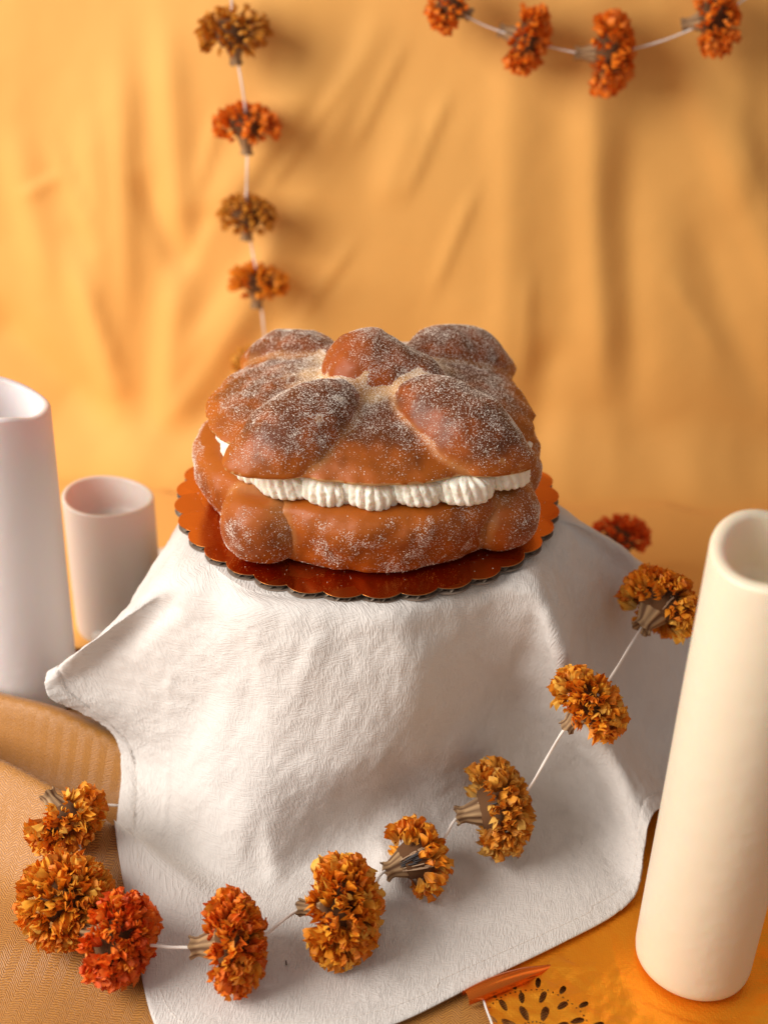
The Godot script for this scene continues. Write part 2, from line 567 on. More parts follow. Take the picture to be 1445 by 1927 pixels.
func white_cloth() -> void:
	var curves := [
		[Vector3(-0.0989, 0.177, 0.0761), Vector3(-0.1225, 0.168, 0.0789), Vector3(-0.1519, 0.142, 0.0929), Vector3(-0.1798, 0.116, 0.0996), Vector3(-0.2022, 0.09, 0.0889)],
		[Vector3(-0.0939, 0.177, 0.0883), Vector3(-0.1088, 0.166, 0.1024), Vector3(-0.1411, 0.128, 0.0986), Vector3(-0.1745, 0.095, 0.094), Vector3(-0.2009, 0.084, 0.1079)],
		[Vector3(-0.0858, 0.177, 0.1), Vector3(-0.0896, 0.162, 0.1128), Vector3(-0.1173, 0.112, 0.1095), Vector3(-0.1443, 0.07, 0.104), Vector3(-0.1843, 0.066, 0.101)],
		[Vector3(-0.0747, 0.177, 0.1112), Vector3(-0.0731, 0.162, 0.1288), Vector3(-0.102, 0.088, 0.1187), Vector3(-0.1319, 0.04, 0.1105), Vector3(-0.164, 0.044, 0.0981)],
		[Vector3(-0.0677, 0.177, 0.1166), Vector3(-0.0612, 0.165, 0.1352), Vector3(-0.0883, 0.084, 0.134), Vector3(-0.1211, 0.024, 0.1281), Vector3(-0.1578, 0.024, 0.1119)],
		[Vector3(-0.0578, 0.177, 0.119), Vector3(-0.0484, 0.166, 0.1375), Vector3(-0.0754, 0.081, 0.145), Vector3(-0.1129, 0.01, 0.1519), Vector3(-0.1531, 0.005, 0.158)],
		[Vector3(-0.0481, 0.177, 0.1213), Vector3(-0.0372, 0.167, 0.1394), Vector3(-0.0579, 0.078, 0.1554), Vector3(-0.082, 0.007, 0.1796), Vector3(-0.1262, 0.004, 0.2365)],
		[Vector3(-0.0354, 0.177, 0.1206), Vector3(-0.0246, 0.168, 0.1402), Vector3(-0.0364, 0.076, 0.1594), Vector3(-0.0523, 0.006, 0.1774), Vector3(-0.0982, 0.004, 0.2997)],
		[Vector3(-0.0195, 0.177, 0.1197), Vector3(-0.0074, 0.169, 0.1406), Vector3(-0.0136, 0.08, 0.1604), Vector3(-0.0233, 0.008, 0.16), Vector3(-0.058, 0.004, 0.2989)],
		[Vector3(-0.0037, 0.177, 0.1188), Vector3(0.0103, 0.17, 0.1411), Vector3(0.0105, 0.086, 0.1565), Vector3(0.0068, 0.012, 0.1464), Vector3(-0.0092, 0.004, 0.2948)],
		[Vector3(0.0123, 0.177, 0.1167), Vector3(0.0269, 0.17, 0.138), Vector3(0.0298, 0.09, 0.148), Vector3(0.0313, 0.02, 0.1367), Vector3(0.027, 0.004, 0.2844)],
		[Vector3(0.0282, 0.177, 0.1112), Vector3(0.0451, 0.167, 0.1267), Vector3(0.0593, 0.071, 0.127), Vector3(0.0626, 0.006, 0.1355), Vector3(0.074, 0.004, 0.2562)],
		[Vector3(0.0445, 0.177, 0.1044), Vector3(0.065, 0.163, 0.1143), Vector3(0.0867, 0.061, 0.1061), Vector3(0.1019, 0.005, 0.1254), Vector3(0.1262, 0.004, 0.2247)],
		[Vector3(0.0611, 0.177, 0.0945), Vector3(0.0838, 0.162, 0.1044), Vector3(0.1082, 0.068, 0.0919), Vector3(0.135, 0.006, 0.1125), Vector3(0.1576, 0.005, 0.2042)],
		[Vector3(0.0747, 0.177, 0.0846), Vector3(0.0988, 0.167, 0.1039), Vector3(0.1262, 0.086, 0.105), Vector3(0.1556, 0.022, 0.1057), Vector3(0.1752, 0.008, 0.1873)],
		[Vector3(0.0854, 0.177, 0.0746), Vector3(0.1087, 0.17, 0.1008), Vector3(0.1337, 0.104, 0.1216), Vector3(0.1635, 0.054, 0.123), Vector3(0.1814, 0.024, 0.1671)],
		[Vector3(0.0928, 0.177, 0.0647), Vector3(0.1152, 0.168, 0.0867), Vector3(0.1435, 0.1, 0.1054), Vector3(0.1759, 0.05, 0.1127), Vector3(0.1894, 0.036, 0.1465)],
		[Vector3(0.1007, 0.177, 0.0511), Vector3(0.1253, 0.16, 0.0614), Vector3(0.1627, 0.078, 0.0591), Vector3(0.2028, 0.02, 0.0719), Vector3(0.2216, 0.012, 0.1048)],
		[Vector3(0.1053, 0.177, 0.0374), Vector3(0.134, 0.162, 0.0447), Vector3(0.1799, 0.09, 0.0316), Vector3(0.2259, 0.03, 0.0308), Vector3(0.2658, 0.006, 0.0415)],
		[Vector3(0.11, 0.177, 0.0233), Vector3(0.14, 0.167, 0.0185), Vector3(0.1843, 0.12, 0.0028), Vector3(0.2338, 0.06, -0.0129), Vector3(0.2769, 0.016, -0.0144)],
		[Vector3(0.112, 0.177, 0.0016), Vector3(0.1388, 0.172, 0.0093), Vector3(0.1715, 0.146, -0.0077), Vector3(0.211, 0.098, -0.0361), Vector3(0.2652, 0.03, -0.0457)],
		[Vector3(0.0751, 0.177, -0.0399), Vector3(0.1104, 0.168, -0.0587), Vector3(0.1413, 0.1, -0.0751), Vector3(0.1766, 0.03, -0.0939), Vector3(0.2384, 0.005, -0.1268)],
		[Vector3(0.0523, 0.177, -0.067), Vector3(0.077, 0.168, -0.0985), Vector3(0.0985, 0.1, -0.1261), Vector3(0.1231, 0.03, -0.1576), Vector3(0.1724, 0.005, -0.2206)],
		[Vector3(0.022, 0.177, -0.0821), Vector3(0.0324, 0.168, -0.1207), Vector3(0.0414, 0.1, -0.1545), Vector3(0.0518, 0.03, -0.1932), Vector3(0.0699, 0.005, -0.2608)],
		[Vector3(-0.0118, 0.177, -0.0842), Vector3(-0.0174, 0.168, -0.1238), Vector3(-0.0223, 0.1, -0.1584), Vector3(-0.0278, 0.03, -0.1981), Vector3(-0.0362, 0.005, -0.2575)],
		[Vector3(-0.045, 0.177, -0.0721), Vector3(-0.0662, 0.168, -0.106), Vector3(-0.0848, 0.1, -0.1357), Vector3(-0.106, 0.03, -0.1696), Vector3(-0.1431, 0.005, -0.229)],
		[Vector3(-0.0721, 0.177, -0.045), Vector3(-0.106, 0.168, -0.0662), Vector3(-0.1357, 0.1, -0.0848), Vector3(-0.1696, 0.03, -0.106), Vector3(-0.229, 0.005, -0.1431)],
		[Vector3(-0.085, 0.177, -0.015), Vector3(-0.118, 0.166, -0.012), Vector3(-0.148, 0.118, 0.004), Vector3(-0.172, 0.066, 0.022), Vector3(-0.188, 0.03, 0.04)],
	]
	var nk := curves.size()
	var per := 16
	var rows := 26
	var nu := nk * per
	var nv := 4 * rows + 1
	var v := PackedVector3Array()
	var uv := PackedVector2Array()
	var soft := noise(61, 26.0, 3)
	var mid := noise(62, 90.0, 2)
	var pucker := noise(63, 0.35, 2)
	# creases: seen from the front (0) or on the table (1), from, to, height, width on each side
	var creases := [
		[0, -0.109, 0.166, -0.175, 0.10, -0.005, 0.008, 0.014], [0, -0.021, 0.168, -0.044, 0.11, 0.0025, 0.010, 0.006], [0, 0.038, 0.165, 0.031, 0.09, 0.004, 0.012, 0.012],
		[0, 0.107, 0.165, 0.106, 0.10, -0.004, 0.008, 0.014], [0, 0.107, 0.165, 0.134, 0.12, 0.004, 0.008, 0.007], [0, 0.099, 0.165, 0.091, 0.10, 0.004, 0.007, 0.012], [0, -0.071, 0.16, -0.067, 0.08, -0.003, 0.008, 0.012],
		[1, -0.062, 0.140, -0.044, 0.204, 0.005, 0.005, 0.014], [1, 0.010, 0.142, 0.034, 0.20, 0.004, 0.014, 0.005], [1, 0.176, 0.15, 0.065, 0.238, 0.0016, 0.002, 0.003], [1, -0.125, 0.098, -0.125, 0.162, 0.0016, 0.0012, 0.0016],
		[1, -0.125, 0.162, -0.081, 0.28, 0.0014, 0.0012, 0.002], [1, -0.032, 0.227, 0.044, 0.251, 0.0018, 0.004, 0.008], [1, 0.055, 0.177, 0.155, 0.171, 0.0012, 0.0012, 0.002], [1, -0.078, 0.183, -0.028, 0.271, 0.002, 0.008, 0.003],
	]
	var spread := []
	for k in nk:
		spread.append(atan2(curves[k][2].x, curves[k][2].z))
	for j in nv:
		for i in nu:
			var k := i / per
			var t := float(i % per) / per
			var cols := []
			for q in 5:
				cols.append(catmull(curves[(k + nk - 1) % nk][q], curves[k][q], curves[(k + 1) % nk][q], curves[(k + 2) % nk][q], t))
			var g := mini(j / rows, 3)
			var s := float(j - g * rows) / rows
			v.append(catmull(cols[maxi(g - 1, 0)], cols[g], cols[g + 1], cols[mini(g + 2, 4)], s))
	# lengths down each line give the cloth's own measure: for the weave, the hem and the wrinkles
	var run := PackedFloat32Array()
	run.resize(v.size())
	for i in nu:
		for j in range(1, nv):
			run[j * nu + i] = run[(j - 1) * nu + i] + v[j * nu + i].distance_to(v[(j - 1) * nu + i])
	var flat := smooth(v, grid_index(nu, nv, true), PackedVector2Array())
	var nor: PackedVector3Array = flat.surface_get_arrays(0)[Mesh.ARRAY_NORMAL]
	var w := PackedVector3Array()
	for j in nv:
		for i in nu:
			var at := j * nu + i
			var left := run[(nv - 1) * nu + i] - run[at]
			var p := v[at]
			var calm := smoothstep(0.0, 0.04, run[at])
			var d := (0.0016 * soft.get_noise_3dv(p) + 0.0005 * mid.get_noise_3dv(p)) * calm
			d += 0.0006 * (1.0 - smoothstep(0.0105, 0.0125, left)) - 0.0008 * exp(-pow((left - 0.0120) / 0.0010, 2.0))
			for c in creases:
				var q := Vector2(p.x, p.y) if c[0] == 0 else Vector2(p.x, p.z)
				var here := smoothstep(0.03, 0.07, p.y) * smoothstep(0.04, 0.06, p.z) if c[0] == 0 else (1.0 - smoothstep(0.012, 0.05, p.y)) * smoothstep(0.07, 0.09, p.z)
				if here > 0.0:
					var sg := seg(q, Vector2(c[1], c[2]), Vector2(c[3], c[4]))
					var ww: float = c[6] if sg.x > 0.0 else c[7]
					if absf(sg.x) < 3.0 * ww:
						d += here * c[5] * exp(-pow(sg.x / ww, 2.0)) * smoothstep(0.0, 0.25, sg.y) * smoothstep(0.0, 0.35, 1.0 - sg.y)
			d += 0.0009 * (1.0 - smoothstep(0.0, 0.016, left)) * pucker.get_noise_1d(float(i) / nu * 900.0)
			p += nor[at] * d
			var floor_y := 0.0055 + table_height(p.x, p.z) * (1.0 if left < 0.08 else 0.6)
			p.y = maxf(p.y, floor_y * (1.0 if p.y < 0.08 else 0.0))
			w.append(p)
			var a := atan2(v[i].x, v[i].z)
			uv.append(Vector2(sin(a), cos(a)) * (0.085 + run[at]) / 0.15)
	for i in nu:   # the hem is turned under
		var at := (nv - 1) * nu + i
		var inward := (w[at - nu] - w[at]).normalized()
		w.append(w[at] - nor[at] * 0.0016 + inward * 0.0003)
		uv.append(uv[at])
	for i in nu:
		var at := (nv - 1) * nu + i
		var inward := (w[at - nu] - w[at]).normalized()
		w.append(w[at] - nor[at] * 0.0030 + inward * 0.010)
		uv.append(uv[at])
	# the part over the stand, under the board
	var first := w.size()
	w.append(Vector3(0, 0.1772, 0.02))
	uv.append(Vector2.ZERO)
	var idx := grid_index(nu, nv + 2, true)
	for i in nu:
		idx.append_array([first, (i + 1) % nu, i])
	var o := obj("white_cloth", smooth(w, idx, uv), M.white_cotton)
	var st := SurfaceTool.new()
	st.begin(Mesh.PRIMITIVE_TRIANGLES)
	var since := 0.0
	var start := Vector3.ZERO
	for i in nu + 1:
		var col := i % nu
		var j := nv - 2
		while j > 0 and run[(nv - 1) * nu + col] - run[j * nu + col] < 0.0103:
			j -= 1
		var q := w[j * nu + col] + nor[j * nu + col] * 0.0001
		if i == 0:
			start = q
		since = q.distance_to(start)
		if since > 0.0030:
			st.append_from(tube(PackedVector3Array([start.lerp(q, 0.12), start.lerp(q, 0.5) + nor[j * nu + col] * 0.0001, start.lerp(q, 0.80)]), 0.0002, 5), 0, Transform3D())
			start = q
	obj("hem_stitching", st.commit(), M.cotton_string, o).set_meta("kind", "stuff")
	tag(o, "white crinkled cotton cloth draped over a stand beneath the bread, hem on the table", "cloth")


# ------------------------------------------------------------------ foil paper with cut-outs

func drop(p: Vector2, at: Vector2, angle: float, long: float, wide: float) -> float:   # a teardrop: below zero inside
	var q := (p - at).rotated(-angle)
	var t := clampf(q.x / long + 0.5, 0.0, 1.0)
	var r := wide * sqrt(maxf(t, 0.0)) * sqrt(maxf(1.0 - t * t, 0.0)) * 1.35
	if absf(q.x) > long * 0.5:
		return maxf(absf(q.x) - long * 0.5, absf(q.y))
	return absf(q.y) - r

func cut_paper() -> void:
	# local plane: x to the right, y towards the viewer, from the far left corner; lies on the table
	var holes := []
	var c := Vector2(0.104, 0.290)
	for k in 9:
		var a := TAU * k / 9.0 + 0.2
		holes.append([c + Vector2(cos(a), sin(a)) * 0.0165, a, 0.010, 0.0026])
	for k in 14:
		var a := TAU * k / 14.0
		holes.append([c + Vector2(cos(a), sin(a)) * 0.0265, a + 0.25, 0.008, 0.0021])
	for k in 16:
		var a := TAU * k / 16.0 + 0.12
		holes.append([c + Vector2(cos(a), sin(a)) * 0.0365, a, 0.0075, 0.0019])
	var dots := []
	for k in 30:
		var a := TAU * k / 30.0
		dots.append(c + Vector2(cos(a), sin(a)) * 0.0105)
	for k in 64:
		var a := TAU * k / 64.0
		dots.append(c + Vector2(cos(a), sin(a)) * 0.0315)
	var edge := func(p: Vector2) -> float:
		# left edge of the sheet, running away from the viewer
		return (p.x - 0.0745) - 0.22 * (p.y - 0.259)
	var f := func(p: Vector2) -> float:
		var d := 1.0
		if p.distance_to(c) < 0.045:
			for h in holes:
				if p.distance_squared_to(h[0]) < 0.0001:
					d = minf(d, drop(p, h[0], h[1], h[2], h[3]))
			for q in dots:
				d = minf(d, p.distance_to(q) - 0.0007)
		return minf(d, edge.call(p))
	var crumple := noise(71, 18.0, 3)
	var ripple := noise(72, 55.0, 2)
	var place := func(p: Vector2) -> Vector3:
		var e: float = edge.call(p)
		var under := smoothstep(-0.004, 0.010, p.y - (0.2600 - 0.67 * (p.x - 0.0760)))   # flat where the white cloth lies on it
		var y := 0.0012 + under * (0.001 + 0.0035 * maxf(0.0, crumple.get_noise_2dv(p)) + 0.0009 * ripple.get_noise_2dv(p))
		y *= smoothstep(0.0, 0.012, absf(p.distance_to(Vector2(0.201, 0.232)) - 0.0) - 0.036) if p.distance_to(Vector2(0.201, 0.232)) > 0.036 else 0.0
		return Vector3(p.x, 0.0005 + maxf(y, 0.0012) + table_height(p.x, p.y) + 0.0006 * smoothstep(0.004, 0.0, e), p.y)
	var t := thing("cut_paper", "shiny orange foil paper with punched leaf shapes, lying beneath the ivory candle", "paper")
	obj("foil_sheet", clipped(Rect2(0.062, 0.10, 0.42, 0.34), 0.0009, 0.004, Rect2(0.062, 0.235, 0.095, 0.10), f, place), M.foil_paper, t)
	# the far edge rolled over on itself in front of the hem
	var rv := PackedVector3Array()
	for k in 40:
		var s := k / 39.0
		var mid := Vector3(0.066, 0.0062, 0.2665).lerp(Vector3(0.128, 0.0062, 0.2355), s)
		var rad := 0.0052 * (0.75 + 0.35 * sin(s * 4.0 + 0.5)) * (1.0 - 0.55 * smoothstep(0.55, 1.0, s))
		for q in 33:
			var a := -0.9 + 4.6 * q / 32.0
			rv.append(mid + Vector3(0.44 * cos(a), sin(a), 0.90 * cos(a)) * rad * (1.0 - 0.009 * q) + Vector3(0, rad - 0.0052, 0))
	obj("rolled_edge", smooth(rv, grid_index(33, 40, false, true)), M.foil_back, t)
	# pale cut edge of the sheet
	var v := PackedVector3Array()
	for k in 60:
		var z := 0.2 + 0.2 * k / 59.0
		var x := 0.0745 + 0.22 * (z - 0.259)
		var q: Vector3 = place.call(Vector2(x, z))
		v.append(q + Vector3(-0.0004, 0.0004, 0))
		v.append(q + Vector3(0.0007, 0.0006, 0))
	obj("paper_edge", smooth(v, grid_index(2, 60)), M.paper_white, t)

# A sheet over an area, cut exactly where f falls below zero; fine cells inside the fine area.
func clipped(area_: Rect2, fine: float, coarse: float, inner: Rect2, f: Callable, place: Callable) -> ArrayMesh:
	var v := PackedVector3Array()
	var uv := PackedVector2Array()
	var idx := PackedInt32Array()
	var keys := {}
	var xs := PackedFloat32Array()
	var x := area_.position.x
	while x < area_.end.x:
		xs.append(x)
		x += fine if x >= inner.position.x and x < inner.end.x else coarse
	var ys := PackedFloat32Array()
	var y := area_.position.y
	while y < area_.end.y:
		ys.append(y)
		y += fine if y >= inner.position.y and y < inner.end.y else coarse
	var val := PackedFloat32Array()
	for yy in ys:
		for xx in xs:
			val.append(f.call(Vector2(xx, yy)))
	for j in ys.size() - 1:
		for i in xs.size() - 1:
			var q := [j * xs.size() + i, j * xs.size() + i + 1, (j + 1) * xs.size() + i + 1, (j + 1) * xs.size() + i]
			for tri in [[q[0], q[1], q[2]], [q[0], q[2], q[3]]]:
				var poly := PackedInt32Array()
				for k in 3:
					var a: int = tri[k]
					var b: int = tri[(k + 1) % 3]
					if val[a] >= 0.0:
						poly.append(point_of(a, a, xs, ys, val, keys, v, uv, place))
					if (val[a] >= 0.0) != (val[b] >= 0.0):
						poly.append(point_of(mini(a, b), maxi(a, b), xs, ys, val, keys, v, uv, place))
				for k in range(1, poly.size() - 1):
					idx.append_array([poly[0], poly[k], poly[k + 1]])
	return smooth(v, idx, uv)

func point_of(a: int, b: int, xs: PackedFloat32Array, ys: PackedFloat32Array, val: PackedFloat32Array, keys: Dictionary, v: PackedVector3Array, uv: PackedVector2Array, place: Callable) -> int:
	var key := a * 1000003 + b
	if keys.has(key):
		return keys[key]
	var n := xs.size()
	var p := Vector2(xs[a % n], ys[a / n])
	if a != b:
		p = p.lerp(Vector2(xs[b % n], ys[b / n]), clampf(val[a] / (val[a] - val[b]), 0.0, 1.0))
	keys[key] = v.size()
	v.append(place.call(p))
	uv.append(p)
	return keys[key]


# ------------------------------------------------------------------ cake board

func scallop(a: float, r: float) -> float:
	return r - 0.0048 + 0.0048 * pow(absf(sin(a * 17.0)), 0.75)

func cake_board() -> void:
	var t := thing("cake_board", "round scalloped cake board with shiny copper gold top, beneath the bread", "cake board")
	t.position = Vector3(0, 0.1780, 0)
	t.rotation.z = deg_to_rad(0.9)
	var n := 680
	var disc := func(y0: float, y1: float, r: float) -> ArrayMesh:
		var v := PackedVector3Array()
		for ring in [[0.0, y1], [0.5, y1], [1.0 - 0.0004 / r, y1], [1.0, y1 - 0.00015], [1.0, y0], [0.0, y0]]:
			for i in n:
				var a := TAU * i / n
				v.append(Vector3(sin(a), 0, cos(a)) * scallop(a, r) * ring[0] + Vector3(0, ring[1], 0))
		var m := smooth(v, grid_index(n, 6, true, true))
		return m
	obj("bottom_liner", disc.call(0.0, 0.0006, 0.1300), M.board_card, t)
	obj("top_liner", disc.call(0.0037, 0.0043, 0.1298), M.board_card, t)
	obj("foil_top", disc.call(0.0043, 0.0046, 0.1301), M.gold_foil, t)
	# the wavy sheet between the liners, seen in the cut edge
	var v := PackedVector3Array()
	var m := 2400
	for ring in [0.0008, 0.012]:
		for i in m:
			var a := TAU * i / m
			var p: Vector3 = Vector3(sin(a), 0, cos(a)) * (scallop(a, 0.1298) - ring)
			p.y = 0.00215 + 0.0014 * sin(p.x * TAU / 0.0068)
			v.append(p)
	obj("corrugated_core", smooth(v, grid_index(m, 2, true)), M.board_flute, t)


# ------------------------------------------------------------------ the bread

const CUT := 0.046
const LIFT := 0.0148
var crust_soft := FastNoiseLite.new()
var crust_fine := FastNoiseLite.new()

func cap(p: Vector3, pts: Array, k: float) -> float:   # tapered capsules joined softly; each point is [place, radius]
	var d := 1.0
	for i in pts.size() - 1:
		var a: Vector3 = pts[i][0]
		var b: Vector3 = pts[i + 1][0]
		var ab := b - a
		var t := clampf((p - a).dot(ab) / ab.length_squared(), 0.0, 1.0)
		d = smin(d, p.distance_to(a + ab * t) - lerpf(pts[i][1], pts[i + 1][1], t), k)
	return d

func dome_f(p: Vector3) -> float:
	var a := atan2(p.x, p.z)
	var big := 1.0 + 0.018 * sin(a * 3.0 + 0.6) + 0.012 * sin(a * 5.0 + 2.0)
	var r := Vector2(p.x, p.z).length() / (0.1125 * big)
	var y := p.y - 0.032
	var q := pow(r, 2.4) + (pow(y / 0.0445, 1.9) if y > 0.0 else pow(-y / 0.062, 2.2))
	var d := (pow(q, 0.44) - 1.0) * 0.055
	return d + 0.0013 * crust_soft.get_noise_3dv(p) + 0.00015 * crust_fine.get_noise_3dv(p)

func bone_points(az: float, size: float, low: float, twist: float) -> Array:   # the upper part, from the middle out to the cut
	var out := []
	for q in [[0.040, 1.0, 0.070 - low * 0.4, 0.0130], [0.062, 0.5, 0.0675 - low, 0.0215], [0.083, 0.0, 0.0575 - low, 0.0265], [0.099, -0.5, 0.0470 - low * 0.6, 0.0225], [0.1115, -0.9, 0.0425, 0.0125]]:
		var a: float = az + twist * q[1]
		out.append([Vector3(sin(a) * q[0], q[2], cos(a) * q[0]), q[3] * size])
	return out

func knob_points(az: float, size: float) -> Array:   # what the cut left of it on the lower half
	var s := Vector3(sin(az), 0, cos(az))
	return [[s * 0.080 + Vector3.UP * 0.024, 0.019 * size], [s * 0.1025 + Vector3.UP * 0.0222 * size, 0.0250 * size]]

func bread() -> void:
	crust_soft = noise(81, 38.0, 2)
	crust_fine = noise(82, 160.0, 2)
	var tone := noise(83, 45.0, 3)
	var t := thing("filled_bread", "round sugared sweet bread with dough bones and piped cream filling, on the gold board", "bread")
	t.position = Vector3(0.0016, 0.1827, 0.0)
	t.scale = Vector3(1.02, 1.0, 1.01)
	t.rotation.z = deg_to_rad(0.9)
	# angles of the four dough bones, from the front towards the right; a little uneven, as they were shaped by hand
	var bones := [bone_points(deg_to_rad(-33), 1.03, 0.0035, 0.14), bone_points(deg_to_rad(42), 1.0, 0.0, -0.16), bone_points(deg_to_rad(134), 1.0, 0.003, 0.05), bone_points(deg_to_rad(-134), 0.95, 0.008, 0.0)]
	var knobs := [knob_points(deg_to_rad(-37), 1.06), knob_points(deg_to_rad(52), 0.99), knob_points(deg_to_rad(141), 1.0), knob_points(deg_to_rad(-137), 1.0)]
	var ball := [[Vector3(-0.002, 0.0750, 0.011), 0.0305], [Vector3(0.025, 0.0705, 0.015), 0.0215]]
	var crumb := Color(0.72, 0.50, 0.22)
	var brown := Color(0.125, 0.031, 0.006)
	var orange := Color(0.325, 0.067, 0.004)
	var light := Color(0.45, 0.125, 0.010)
	var near := func(p: Vector3, skip: int, lower: bool) -> float:
		var d := 1.0
		if lower:
			for b in 4:
				d = minf(d, cap(p, knobs[b], 0.01))
			return d
		for b in 4:
			if b != skip:
				d = minf(d, cap(p, bones[b], 0.01))
		if skip != 9:
			d = minf(d, cap(p, ball, 0.01))
		return d
	var paint := func(p: Vector3, nrm: Vector3, skip: int, top: bool) -> Color:
		var k := tone.get_noise_3dv(p)
		if (top and p.y < CUT + 0.0012 and nrm.y < -0.7) or (not top and p.y > CUT - 0.004 and nrm.y > 0.93 and Vector2(p.x, p.z).length() < 0.094):
			return crumb
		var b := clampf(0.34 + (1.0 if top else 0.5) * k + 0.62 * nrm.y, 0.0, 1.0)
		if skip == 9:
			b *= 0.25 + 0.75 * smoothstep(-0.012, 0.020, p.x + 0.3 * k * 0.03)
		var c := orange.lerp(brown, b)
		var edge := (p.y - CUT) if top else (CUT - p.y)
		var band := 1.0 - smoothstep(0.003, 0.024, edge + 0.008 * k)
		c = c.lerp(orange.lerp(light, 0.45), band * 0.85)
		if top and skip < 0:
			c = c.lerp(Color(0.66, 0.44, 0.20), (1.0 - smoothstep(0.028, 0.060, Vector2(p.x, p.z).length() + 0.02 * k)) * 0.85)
		var seam: float = near.call(p, skip, not top) if skip < 0 else dome_f(p)
		if skip >= 0:
			seam = absf(seam)
		c = c.lerp(light.lerp(crumb, 0.35), (1.0 - smoothstep(0.0003, 0.0042 + 0.004 * k, seam)) * 0.45)
		return c
	var low := Node3D.new()
	low.name = "lower_half"
	t.add_child(low)
	var top := Node3D.new()
	top.name = "upper_half"
	top.position = Vector3(0.001, LIFT, 0.0015)
	top.rotation = Vector3(deg_to_rad(-1.0), 0, deg_to_rad(-0.6))
	t.add_child(top)
	var R := 0.122
	var f_top := func(p: Vector3) -> float:
		var d := dome_f(p)
		if absf(d) < 0.016:
			for b in 4:
				if p.distance_squared_to(bones[b][2][0]) < 0.0036:
					d = smin(d, cap(p, bones[b], 0.012) + 0.0006, 0.0045)
			d = smin(d, cap(p, ball, 0.016) + 0.0006, 0.007)
		return smax(d, CUT - p.y, 0.0035)
	var f_low := func(p: Vector3) -> float: return smax(smax(dome_f(p), p.y - CUT, 0.007), -p.y, 0.004)
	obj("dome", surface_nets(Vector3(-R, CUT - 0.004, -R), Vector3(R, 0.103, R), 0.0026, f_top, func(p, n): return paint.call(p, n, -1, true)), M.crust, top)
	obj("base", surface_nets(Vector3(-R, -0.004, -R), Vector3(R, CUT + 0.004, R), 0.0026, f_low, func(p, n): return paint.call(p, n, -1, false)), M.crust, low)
	for b in 4:
		var pts: Array = bones[b]
		var kn: Array = knobs[b]
		var f := func(p: Vector3) -> float: return cap(p, pts, 0.012) + 0.0011 * crust_soft.get_noise_3dv(p * 1.3 + Vector3(b, 0, 0)) + 0.00012 * crust_fine.get_noise_3dv(p)
		var fk := func(p: Vector3) -> float: return cap(p, kn, 0.012) + 0.0011 * crust_soft.get_noise_3dv(p * 1.3 + Vector3(b, 9, 0))
		var ft := func(p: Vector3) -> float: return smax(f.call(p), CUT + 0.0005 - p.y, 0.0035)
		var fl := func(p: Vector3) -> float: return smax(smax(fk.call(p), p.y - CUT + 0.0005, 0.0035), 0.0003 - p.y, 0.004)
		var lo: Vector3 = pts[2][0].min(pts[4][0]).min(pts[0][0]) - Vector3.ONE * 0.042
		var hi: Vector3 = pts[2][0].max(pts[4][0]).max(pts[0][0]) + Vector3.ONE * 0.042
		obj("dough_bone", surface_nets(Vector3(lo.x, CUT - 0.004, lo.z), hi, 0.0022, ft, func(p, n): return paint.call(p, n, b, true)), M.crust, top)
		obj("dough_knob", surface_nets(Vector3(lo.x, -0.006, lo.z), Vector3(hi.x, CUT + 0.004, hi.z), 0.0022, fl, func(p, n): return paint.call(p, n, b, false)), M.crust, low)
	var fb := func(p: Vector3) -> float: return cap(p, ball, 0.016) + 0.0012 * crust_soft.get_noise_3dv(p * 1.2) + 0.00012 * crust_fine.get_noise_3dv(p)
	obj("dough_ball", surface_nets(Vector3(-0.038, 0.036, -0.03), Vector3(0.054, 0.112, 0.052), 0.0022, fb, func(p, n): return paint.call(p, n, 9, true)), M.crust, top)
	# piped cream, shell by shell
	var shells := []
	for k in 4:
		shells.append(cream_shell(k))
	var count := 22
	for k in count:
		var a := TAU * k / count + 0.03
		var o := obj("cream_shell", shells[(k * 3 + k / 4) % 4], M.cream, t)
		var ring := 0.0795 + 0.0082 * maxf(0.0, cos(a - 0.25)) + 0.016 * exp(-pow((a - 0.80) / 0.30, 2.0)) + 0.006 * exp(-pow((a - TAU + 0.62) / 0.22, 2.0))
		o.position = Vector3(sin(a) * ring, CUT + LIFT * 0.5 + 0.0002, cos(a) * ring)
		o.rotation = Vector3(rng.randf_range(-0.06, 0.06), a + rng.randf_range(-0.5, 0.5), -0.16 + rng.randf_range(-0.10, 0.10))
		o.scale = Vector3.ONE * rng.randf_range(0.97, 1.04)
	var fill := CylinderMesh.new()
	fill.top_radius = 0.089
	fill.bottom_radius = 0.089
	fill.height = LIFT - 0.001
	obj("cream_filling", fill, M.cream, t).position.y = CUT + LIFT * 0.5
	sugar(top, true, 150000, bones)
	sugar(low, false, 56000, bones)
	# grains that fell on the board
	var bx := BoxMesh.new()
	bx.size = Vector3.ONE
	var mm := MultiMesh.new()
	mm.transform_format = MultiMesh.TRANSFORM_3D
	mm.mesh = bx
	mm.instance_count = 260
	for i in 260:
		var a := rng.randf() * TAU
		var r := 0.092 + 0.030 * pow(rng.randf(), 1.8)
		mm.set_instance_transform(i, Transform3D(grain(), Vector3(sin(a) * r, 0.0003, cos(a) * r)))
	var mi := MultiMeshInstance3D.new()
	mi.name = "fallen_sugar"
	mi.multimesh = mm
	mi.material_override = M.sugar
	mi.set_meta("kind", "stuff")
	t.add_child(mi)

func grain() -> Basis:
	var s := 0.00013 + 0.00030 * pow(rng.randf(), 5.0) + 0.00008 * rng.randf()
	return Basis.from_euler(Vector3(rng.randf() * TAU, rng.randf() * TAU, rng.randf() * TAU)).scaled_local(Vector3(s, s * rng.randf_range(0.7, 1.2), s * rng.randf_range(0.7, 1.2)))

